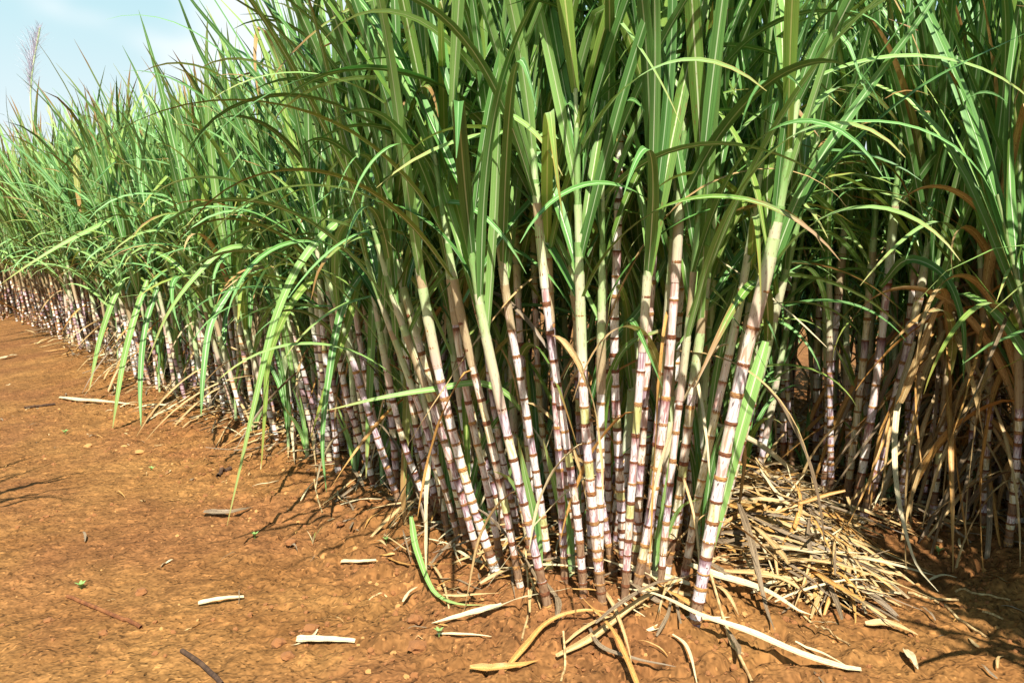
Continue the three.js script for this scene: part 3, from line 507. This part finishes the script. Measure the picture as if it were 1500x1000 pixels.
// young green shoots between the stalk bases
{
  const r = rng(77);
  const shoot = (px, py, leaves, label) => { const p = ground(px, py), o = thing('cane_shoot', label, 'shoot', 'young shoots', p); part('shoot_base', lathe([[0.011, -0.02], [0.012, 0.03], [0.009, 0.1], [0.004, 0.16]], 8), SHEATH[1], o); for (const [pts, W, m] of leaves) heroLeaf(o, pts.map(([x, y, dz = 0]) => [x, y, p.z + dz]), W, m ?? M.leafD, [0.1, 0.1, 1], { seg: 14 }); return o; };
  const lab = 'young bright green cane shoot sprouting between the ringed stalk bases';
  shoot(838, 838, [[[[838, 838], [825, 760, 0.03], [808, 690, 0.08], [796, 645, 0.12]], 0.05], [[[839, 838], [832, 760], [822, 700, 0.02], [818, 668, 0.03]], 0.03]], lab);
  shoot(790, 850, [[[[790, 850], [784, 770], [768, 690, 0.05], [758, 640, 0.08]], 0.055], [[[790, 850], [776, 760], [745, 700, 0.06], [722, 690, 0.1]], 0.04], [[[790, 850], [786, 800], [783, 740, 0.02]], 0.045, M.leafB]], lab);
  shoot(718, 780, [[[[718, 780], [735, 720], [752, 680, 0.03], [770, 640, 0.05]], 0.032], [[[718, 780], [706, 740], [695, 690, 0.05]], 0.04, M.leafA]], lab);
  shoot(960, 850, [[[[960, 850], [962, 800], [978, 700, 0.04], [985, 640, 0.06]], 0.03], [[[960, 850], [975, 790, 0.02], [1000, 740, 0.06], [1030, 730, 0.1]], 0.03]], lab);
  shoot(1046, 700, [[[[1046, 700], [1042, 640], [1036, 590], [1030, 560]], 0.045], [[[1046, 700], [1050, 650], [1052, 590, 0.03]], 0.03, M.leafA]], lab);
  for (let k = 0; k < 76; k++) {
    const c = single[Math.floor(r() * 190)]; if (c.d > 0.5) continue;
    const a0 = r() * 6.28, x = c.x + 0.06 * Math.cos(a0), z = c.z + 0.06 * Math.sin(a0), o = thing('cane_shoot', 'low leafy tiller at the foot of the front canes', 'shoot', 'low tillers', V3(x, soil(x, z), z));
    part('shoot_base', lathe([[0.009, -0.02], [0.009, 0.05], [0.006, 0.2], [0.003, 0.3]], 7), SHEATH[1], o);
    for (let i = 0; i < 5; i++) { const m = part('leaf', pick(BL[1][i < 3 ? 'arch' : 'erect'], r).clone(), pick([M.leafA, M.leafD, M.leafF, M.leafE], r), o); m.position.y = 0.06 + i * 0.05; m.rotation.y = a0 + i * 3.1 + rr(-0.6, 0.6, r); m.scale.set(rr(0.4, 0.65, r), rr(0.4, 0.65, r), rr(0.55, 0.8, r)); }
  }
  for (let k = 0; k < 9; k++) { const px = [520, 600, 450, 690, 660, 1300, 1180, 560, 370][k], py = [700, 745, 668, 790, 770, 735, 700, 712, 636][k], l = []; for (let i = 0; i < 4; i++) { const a = rr(-1, 1, r), s = rr(60, 120, r); l.push([[[px, py], [px + a * 12, py - s * 0.5], [px + a * 40, py - s, rr(0, 0.1, r)]], rr(0.02, 0.035, r), pick([M.leafA, M.leafD, M.leafB], r)]); } shoot(px, py, l, lab); }
}

// ------------------------------------------------------------------ the flowering cane
{
  const z = -11.6, top = atZ(58, 40, z), low = atZ(44, 140, z), base = V3(low.x + 0.1, 0.04, z), r = rng(5);
  const o = thing('flowering_sugarcane', 'tall cane with a feathery mauve plume standing above the leaf tops', 'sugarcane', undefined, base);
  const L = (p) => p.clone().sub(base), c = new THREE.CatmullRomCurve3([V3(0, -0.03, 0), L(low).lerp(V3(0, 0, 0), 0.4), L(low), L(low).lerp(L(top), 0.5).add(V3(-0.02, 0, 0)), L(top)]);
  part('flower_stem', new THREE.TubeGeometry(c, 40, 0.011, 6), SHEATH[0], o);
  const mat = new THREE.MeshPhysicalMaterial({ name: 'plume', color: new THREE.Color(0.56, 0.50, 0.58), roughness: 1, transmission: 0.5, thickness: 0, side: THREE.DoubleSide }), gs = [];
  for (let i = 0; i < 250; i++) { const t = r(), p = L(low).lerp(L(top), t).add(V3(-0.04 * Math.sin(t * 3.14), 0, 0)), a = r() * 6.28, s = rr(0.1, 0.3, r) * (0.35 + 1.5 * Math.sin(Math.PI * Math.min(1, t * 0.85 + 0.1))) * 0.75; const g = blade({ L: s, W: rr(0.003, 0.007, r), th0: rr(0.25, 0.7, r), bend: rr(0.3, 1.0, r), seg: 5, cs: 1, ripple: 0.5 }); g.applyMatrix4(new THREE.Matrix4().makeRotationY(a)); g.translate(p.x, p.y, p.z); gs.push(g); }
  const pl = part('plume', mergeGeometries(gs), mat, o); pl.userData.kind = 'stuff';
  for (let i = 0; i < 6; i++) { const m = part('leaf', pick(BL[2].arch, r), M.leafA, o); m.position.copy(c.getPoint(0.16 + i * 0.02)); m.rotation.y = i * 3.1; m.scale.setScalar(0.9); }
}

// ------------------------------------------------------------------ dry leaves: the heap, the litter, the single leaves on the track
const rd = rng(321);
const dryShapes = [];
for (let i = 0; i < 22; i++) {                                 // lying along x, gently humped and curled
  const L = rr(0.28, 0.85, rd), seg = 9, P = [], N = [], a = rr(-0.5, 0.5, rd), hump = rr(-0.01, 0.05, rd), tw = rr(-0.9, 0.9, rd);
  for (let k = 0; k <= seg; k++) { const t = k / seg, u = t - 0.5; P.push(V3(u * L, hump * (0.25 - u * u) * 4 + 0.006 * Math.sin(t * 9 + i), a * u * u * L)); N.push(V3(0, Math.cos(tw * u * 2), Math.sin(tw * u * 2))); }
  dryShapes.push(ribbon(P, N, bladeWidth(rr(0.014, 0.032, rd)), seg, 2, rr(0.1, 0.9, rd), 0.2, i));
}
function layDry(m, x, z, lift, ang, hFn) {
  const e = 0.06, h = hFn(x, z), nx = (hFn(x - e, z) - hFn(x + e, z)) / (2 * e), nz = (hFn(x, z - e) - hFn(x, z + e)) / (2 * e), n = V3(nx, 1, nz).normalize();
  m.position.set(x, h + lift, z);
  m.quaternion.setFromUnitVectors(UP, n).multiply(new THREE.Quaternion().setFromAxisAngle(UP, ang)).multiply(new THREE.Quaternion().setFromEuler(new THREE.Euler(rr(-0.5, 0.5, rd), 0, rr(-0.16, 0.16, rd))));
}
const bed = (x, z) => soil(x, z, false) + heap(x, z);
{
  // buried layers of the heap and the litter under the cane: nobody could count them
  const lm = [M.dry, M.pale, M.grey, M.dryWarm], lists = lm.map(() => dryShapes.map(() => [])), o = new THREE.Object3D();
  for (let i = 0; i < 1100; i++) { const a = rd() * 6.28, q = Math.sqrt(rd()) * 1.15, x = heapC.x + Math.cos(a) * HX * q, z = heapC.z + Math.sin(a) * HZ * q; layDry(o, x, z, rr(-0.06, 0.012, rd), rd() * 6.28, bed); o.scale.set(rr(0.35, 0.7, rd), 0.8, rr(0.5, 1, rd)); o.updateMatrix(); lists[pick([0, 0, 1, 2, 3, 3], rd)][Math.floor(rd() * 22)].push(o.matrix.clone()); }
  let n = 0; while (n < 2600) { const x = rr(-7, 2.6, rd), z = rr(-12, -2.4, rd); if (Math.hypot(x, z) > 13) continue; const d = edgeDist(x, z).d; if (d < -0.2 + 0.16 * n3(x * 3, z * 3) || d > 1.6) continue; if (d < 0 && rd() < 0.72) continue; if (d > 0.5 && rd() < 0.5) continue; if (inFrame(x, z) === false) continue; n++; layDry(o, x, z, rr(0.002, 0.05, rd), rd() * 6.28, bed); o.scale.setScalar(rr(0.3, 0.8, rd)); o.updateMatrix(); lists[pick([0, 0, 1, 2, 2, 3], rd)][Math.floor(rd() * 22)].push(o.matrix.clone()); }
  for (let i = 0; i < 900; i++) { const x = rr(-4.5, 2, rd), z = -rr(2.3, 7.5, rd), d = edgeDist(x, z).d; if (d > 0 || rd() > 0.12 + 0.9 * Math.exp(d / 0.5)) continue; layDry(o, x, z, 0.004, rd() * 6.28, (a, b) => soil(a, b)); o.scale.set(rr(0.04, 0.2, rd), 0.4, rr(0.15, 0.5, rd)); o.updateMatrix(); lists[pick([0, 1, 2, 2, 3], rd)][Math.floor(rd() * 22)].push(o.matrix.clone()); }
  const lit = new THREE.Group(); lit.name = 'leaf_litter'; lit.userData = { kind: 'stuff', label: 'brown litter of broken dry leaves covering the ground under the cane', category: 'leaf litter' }; scene.add(lit);
  lists.forEach((l, k) => l.forEach((ms, s) => { if (!ms.length) return; const im = new THREE.InstancedMesh(dryShapes[s], lm[k], ms.length); im.name = 'litter'; ms.forEach((m, i) => im.setMatrixAt(i, m)); lit.add(im); }));
  // the leaves on top of the heap, one by one
  for (let i = 0; i < 290; i++) {
    const a = rd() * 6.28, q = Math.sqrt(rd()) * 1.1, x = heapC.x + Math.cos(a) * HX * q, z = heapC.z + Math.sin(a) * HZ * q;
    const m = new THREE.Mesh(pick(dryShapes, rd), pick([M.dry, M.dryWarm, M.grey, M.pale, M.dry, M.grey, M.dry], rd)); m.name = numbered('dry_cane_leaf');
    layDry(m, x, z, 0.006 + 0.05 * rd() * rd(), rd() < 0.6 ? rr(-1.3, -0.1, rd) : rd() * 6.28, bed); m.scale.set(rr(0.5, 0.95, rd), rr(0.7, 1, rd), rr(0.5, 0.85, rd));
    m.userData = { label: 'dry tan cane leaf tossed on the heap beside the corner stalks', category: 'dry leaf', group: 'dry leaves on the heap' }; scene.add(m);
  }
}
// single leaves and sticks on the open ground: pixel paths laid on the soil
function fallen(name, label, category, pts, W, mat, o = {}) {
  const P0 = pts.map(([x, y, up = 0]) => { const p = ground(x, y); p.y = soil(p.x, p.z) + up; return p; }), base = P0[0].clone();
  const c = new THREE.CatmullRomCurve3(P0.map((p) => p.clone().sub(base)), false, 'centripetal'), seg = o.seg ?? 18;
  let g;
  if (o.stick) {
    const P = c.getSpacedPoints(seg).map((p) => V3(p.x, Math.max(p.y, soil(p.x + base.x, p.z + base.z) - base.y) + W * 0.35, p.z));
    g = new THREE.TubeGeometry(new THREE.CatmullRomCurve3(P), seg, W / 2, 7);
  } else {
    const P = c.getSpacedPoints(seg).map((p, i) => V3(p.x, (o.blunt ? p.y + 0.006 : Math.max(p.y, soil(p.x + base.x, p.z + base.z, false) + 0.012 - base.y)) + 0.005 + (o.lift ?? 0.008) * Math.sin(Math.PI * i / seg), p.z)), N = P.map((_, i) => V3(o.blunt ? 0.1 : 0.2 * Math.sin(i * 0.6), 1, 0.55));
    const w = o.blunt ? (t) => W / 2 * (1 - 0.45 * t) * Math.min(1, 0.7 + 8 * t) : bladeWidth(W);
    g = ribbon(P, N, w, seg, 4, o.fold ?? 0.4, 0.1, W * 1000);
  }
  const m = new THREE.Mesh(g, mat); m.name = numbered(name); m.position.copy(base); m.userData = { label, category }; if (o.group) m.userData.group = o.group; scene.add(m); return m;
}
const barkMat = new THREE.MeshStandardMaterial({ name: 'rotten stick', map: LT.grey, color: 0xa08878, roughness: 0.95 }), strawMat = new THREE.MeshStandardMaterial({ name: 'straw', map: LT.dry, roughness: 0.8 }), brownStick = new THREE.MeshStandardMaterial({ name: 'brown stick', map: LT.dry, color: 0xb08060, roughness: 0.9 });
fallen('fallen_leaf', 'short white blunt piece of leaf lying on the track, widest of the loose pieces', 'dry leaf', [[434, 941], [475, 944], [520, 944]], 0.026, M.pale, { blunt: 1 });
fallen('fallen_leaf', 'thin white leaf piece lying alone on the packed tan earth', 'dry leaf', [[290, 888], [322, 884], [357, 878]], 0.018, M.pale, { blunt: 1 });
fallen('dry_stick', 'straight thin brown stick lying on the packed tan earth', 'stick', [[98, 875], [150, 896], [206, 921]], 0.014, brownStick, { stick: 1 });
fallen('dry_stick', 'dark rotten stick half sunk in the track', 'stick', [[266, 955], [295, 975], [325, 1005]], 0.015, barkMat, { stick: 1 });
fallen('dry_stick', 'short grey stick on the red earth near drooping leaf tips', 'stick', [[319, 699], [328, 693], [339, 687]], 0.022, barkMat, { stick: 1 });
fallen('fallen_leaf', 'small cream leaf scrap below the shadowed leaf fingers', 'dry leaf', [[499, 828], [525, 827], [551, 824]], 0.018, M.pale, { blunt: 1 });
fallen('fallen_leaf', 'pale pointed leaf below the green leaf that touches the ground', 'dry leaf', [[735, 889], [690, 906], [632, 917]], 0.022, M.pale);
fallen('fallen_leaf', 'curved golden leaf arching over the earth before the corner canes', 'dry leaf', [[738, 985, 0], [770, 950, 0.02], [810, 925, 0.03], [860, 911, 0.03], [908, 907, 0.01]], 0.018, M.dryWarm);
fallen('fallen_leaf', 'long straight tan leaf propped across the corner cane base', 'dry leaf', [[815, 966, 0], [880, 934, 0.02], [950, 893, 0.03], [1025, 855, 0.03]], 0.024, M.dry, { fold: 0.8 });
fallen('fallen_leaf', 'long bleached white leaf sweeping across the earth from the corner canes', 'dry leaf', [[1262, 986, 0], [1180, 979, 0.03], [1100, 957, 0.05], [1030, 930, 0.05], [960, 902, 0.03], [905, 872, 0.02]], 0.022, M.pale);
fallen('fallen_leaf', 'flat tan leaf at the end of the curved golden one', 'dry leaf', [[688, 985], [740, 982], [788, 974]], 0.024, M.dryWarm);
fallen('fallen_leaf', 'thin brown twisted leaf under the long straight tan leaf', 'dry leaf', [[862, 915], [880, 945], [930, 970], [990, 985]], 0.014, M.grey);
fallen('fallen_leaf', 'narrow tan leaf by the field edge where drooping tips reach the earth', 'dry leaf', [[86, 584], [140, 590], [198, 598]], 0.035, M.pale);
fallen('dry_stick', 'thin dark stick beside the narrow tan leaf on the track', 'stick', [[35, 597], [60, 596], [80, 592]], 0.02, barkMat, { stick: 1 });
fallen('fallen_leaf', 'dark curled leaf lying at the tip of a long drooping green leaf', 'dry leaf', [[298, 758], [335, 757], [370, 748]], 0.03, M.grey);
fallen('fallen_leaf', 'cream folded leaf scraps where the track meets the far cane', 'dry leaf', [[0, 527], [14, 524], [27, 521]], 0.05, M.pale);
fallen('green_leaf', 'green leaf curving down from the stalks onto the earth', 'leaf', [[602, 795, 0.1], [612, 840, 0.05], [640, 872, 0.01], [675, 888, 0], [712, 892, 0]], 0.024, M.leafD, { seg: 22 });
[[[985, 935], [1005, 965], [1022, 1000]], [[1040, 885, 0.1], [1065, 930, 0.02], [1102, 1000]], [[1060, 905], [1075, 950], [1090, 960]], [[640, 930], [680, 937], [720, 934]], [[825, 950, 0.05], [828, 975], [822, 1000]], [[770, 850, 0.1], [775, 900], [765, 935]], [[440, 740], [455, 722], [470, 705, 0.05]], [[460, 712, 0.06], [466, 735], [472, 752]], [[316, 655], [335, 630], [345, 618]], [[905, 885], [925, 900], [945, 915]], [[1165, 890], [1195, 915], [1245, 945]], [[1370, 880], [1405, 908], [1446, 935]], [[1165, 950], [1200, 965], [1240, 980]], [[1400, 866], [1440, 872], [1480, 881]], [[1330, 870], [1360, 874], [1405, 880]], [[1360, 857], [1385, 854], [1402, 852]], [[1440, 895], [1460, 903], [1470, 908]], [[1140, 870], [1190, 880], [1250, 872]], [[590, 890], [600, 876], [612, 868]], [[540, 880], [560, 870], [570, 868]]].forEach((pts, i) => fallen('straw', 'thin dry straw fallen on the red earth', 'straw', pts, rr(0.006, 0.011, rd), i % 3 ? strawMat : M.pale, { stick: i % 3, group: 'loose straws' }));
[[[1268, 918], [1300, 922], [1345, 938]], [[1080, 790, 0.15], [1100, 850, 0.12], [1120, 900, 0.04], [1135, 935]], [[1240, 760, 0.1], [1262, 820, 0.05], [1282, 870]], [[1060, 880, 0.1], [1140, 875, 0.06], [1200, 890, 0.02], [1260, 900]], [[1000, 850, 0.06], [1050, 870, 0.08], [1120, 890, 0.05], [1190, 905]], [[1326, 960], [1335, 972], [1345, 990]]].forEach((pts) => fallen('fallen_leaf', 'greyish dry leaf slipping off the edge of the leaf heap', 'dry leaf', pts, rr(0.02, 0.03, rd), pick([M.dry, M.pale, M.grey], rd), { group: 'leaves slipping off the heap' }));

// seedlings
{
  const g = blade({ L: 0.028, W: 0.014, th0: 0.7, bend: 0.8, seg: 5, cs: 2 });
  const weed = (px, py, n, s) => { const p = ground(px, py), o = thing('weed_seedling', 'tiny green weed seedling on the bare earth', 'seedling', 'weed seedlings', p); part('stem', lathe([[0.0014, -0.004], [0.001, 0.012]], 5), M.leafD, o); for (let i = 0; i < n; i++) { const m = part('leaf', g, M.leafD, o); m.position.y = 0.011; m.rotation.y = i * 2.4 + px; m.scale.setScalar(s); } };
  [[118, 863, 5, 1], [373, 788, 5, 0.9], [95, 636, 4, 1.1], [222, 690, 4, 0.9], [566, 795, 4, 0.8], [643, 931, 5, 0.8], [1375, 812, 4, 1.1]].forEach((a) => weed(...a));
  const gr = blade({ L: 0.09, W: 0.006, th0: 0.3, bend: 0.8, seg: 6, cs: 1 }), p = ground(458, 797), o = thing('grass_tuft', 'small pale grass tuft sprouting on the bare earth', 'grass', undefined, p);
  for (let i = 0; i < 6; i++) { const m = part('leaf', gr, i % 2 ? M.leafF : M.pale, o); m.rotation.y = i * 1.3; m.scale.setScalar(0.5 + 0.1 * i); }
}
// clods and crumbs
{
  const r = rng(66), clods = [];
  for (let k = 0; k < 5; k++) { const g = new THREE.IcosahedronGeometry(1, 1), p = g.attributes.position; for (let i = 0; i < p.count; i++) { const v = V3().fromBufferAttribute(p, i), s = 1 + 0.55 * n3(v.x * 1.3 + k * 5, v.y * 1.3, v.z * 1.3) + 0.25 * n3(v.x * 4, v.y * 4, v.z * 4 + k); p.setXYZ(i, v.x * s, v.y * s * 0.6, v.z * s); } g.computeVertexNormals(); clods.push(g); }
  const mk = (c) => new THREE.MeshStandardMaterial({ name: 'clod', color: new THREE.Color(...c), roughness: 1 }), red = mk([0.24, 0.095, 0.028]), tan = mk([0.42, 0.21, 0.065]);
  [[128, 655, 0.03, 1], [205, 663, 0.028, 1], [182, 655, 0.02, 1], [455, 924, 0.026, 0], [409, 942, 0.022, 0], [207, 868, 0.022, 0], [70, 910, 0.016, 0], [608, 908, 0.024, 0], [612, 950, 0.03, 0], [420, 962, 0.022, 0], [498, 768, 0.018, 0], [425, 795, 0.022, 0], [150, 928, 0.015, 0]].forEach(([x, y, s, t], i) => { const p = ground(x, y), m = new THREE.Mesh(clods[i % 5], t ? tan : red); m.name = numbered('soil_clod'); m.position.copy(p); m.position.y += s * 0.15; m.rotation.y = i * 1.7; m.scale.setScalar(s); m.userData = { label: t ? 'pale tan clod of earth on the track' : 'reddish brown clod of earth on the track', category: 'clod', group: t ? 'pale clods' : 'reddish clods' }; scene.add(m); });
  const crumbs = new THREE.Group(); crumbs.name = 'soil_crumbs'; crumbs.userData = { kind: 'stuff', label: 'loose crumbs of red soil strewn over the earth', category: 'soil' }; scene.add(crumbs);
  const o = new THREE.Object3D(), lists = clods.map(() => []);
  for (let i = 0; i < 26000; i++) { const x = rr(-4.5, 2.2, r), z = -rr(2.2, 7, r), d = edgeDist(x, z).d; if (d > 0.5) continue; const dens = 0.04 + 0.8 * sst(-1.1, -0.1, d) + 0.8 * n3(x * 1.7, z * 1.7, 3); if (r() > dens) continue; const s = 0.002 + 0.010 * Math.pow(r(), 5); o.position.set(x, soil(x, z) + s * 0.2, z); o.rotation.set(r(), r() * 6, r()); o.scale.setScalar(s); o.updateMatrix(); lists[Math.floor(r() * 5)].push(o.matrix.clone()); }
  lists.forEach((l, k) => { const im = new THREE.InstancedMesh(clods[k], k === 4 ? tan : red, l.length); im.name = 'crumbs'; l.forEach((m, i) => im.setMatrixAt(i, m)); crumbs.add(im); });
}

// ------------------------------------------------------------------ out of frame on the far side of the track: the cane whose leaves shade its edge
{
  const r = rng(808);
  [[-2.75, -2.9], [-2.85, -3.1], [-2.72, -2.72], [-2.9, -2.85]].forEach(([x, z]) => { const root = thing('sugarcane', 'leafy cane on the other side of the track', 'sugarcane', 'canes across the track', V3(x, soil(x, z), z)); cane(root, leanPath(0.02, 0.02, 1.4, 0, 0), { bare: 0.4, nLeaf: 9, droop: 0.8, nDry: 1 }, 1, r); });
}

scene.traverse((o) => { if (o.isMesh) { o.castShadow = true; o.receiveShadow = true; } });
renderer.render(scene, camera);
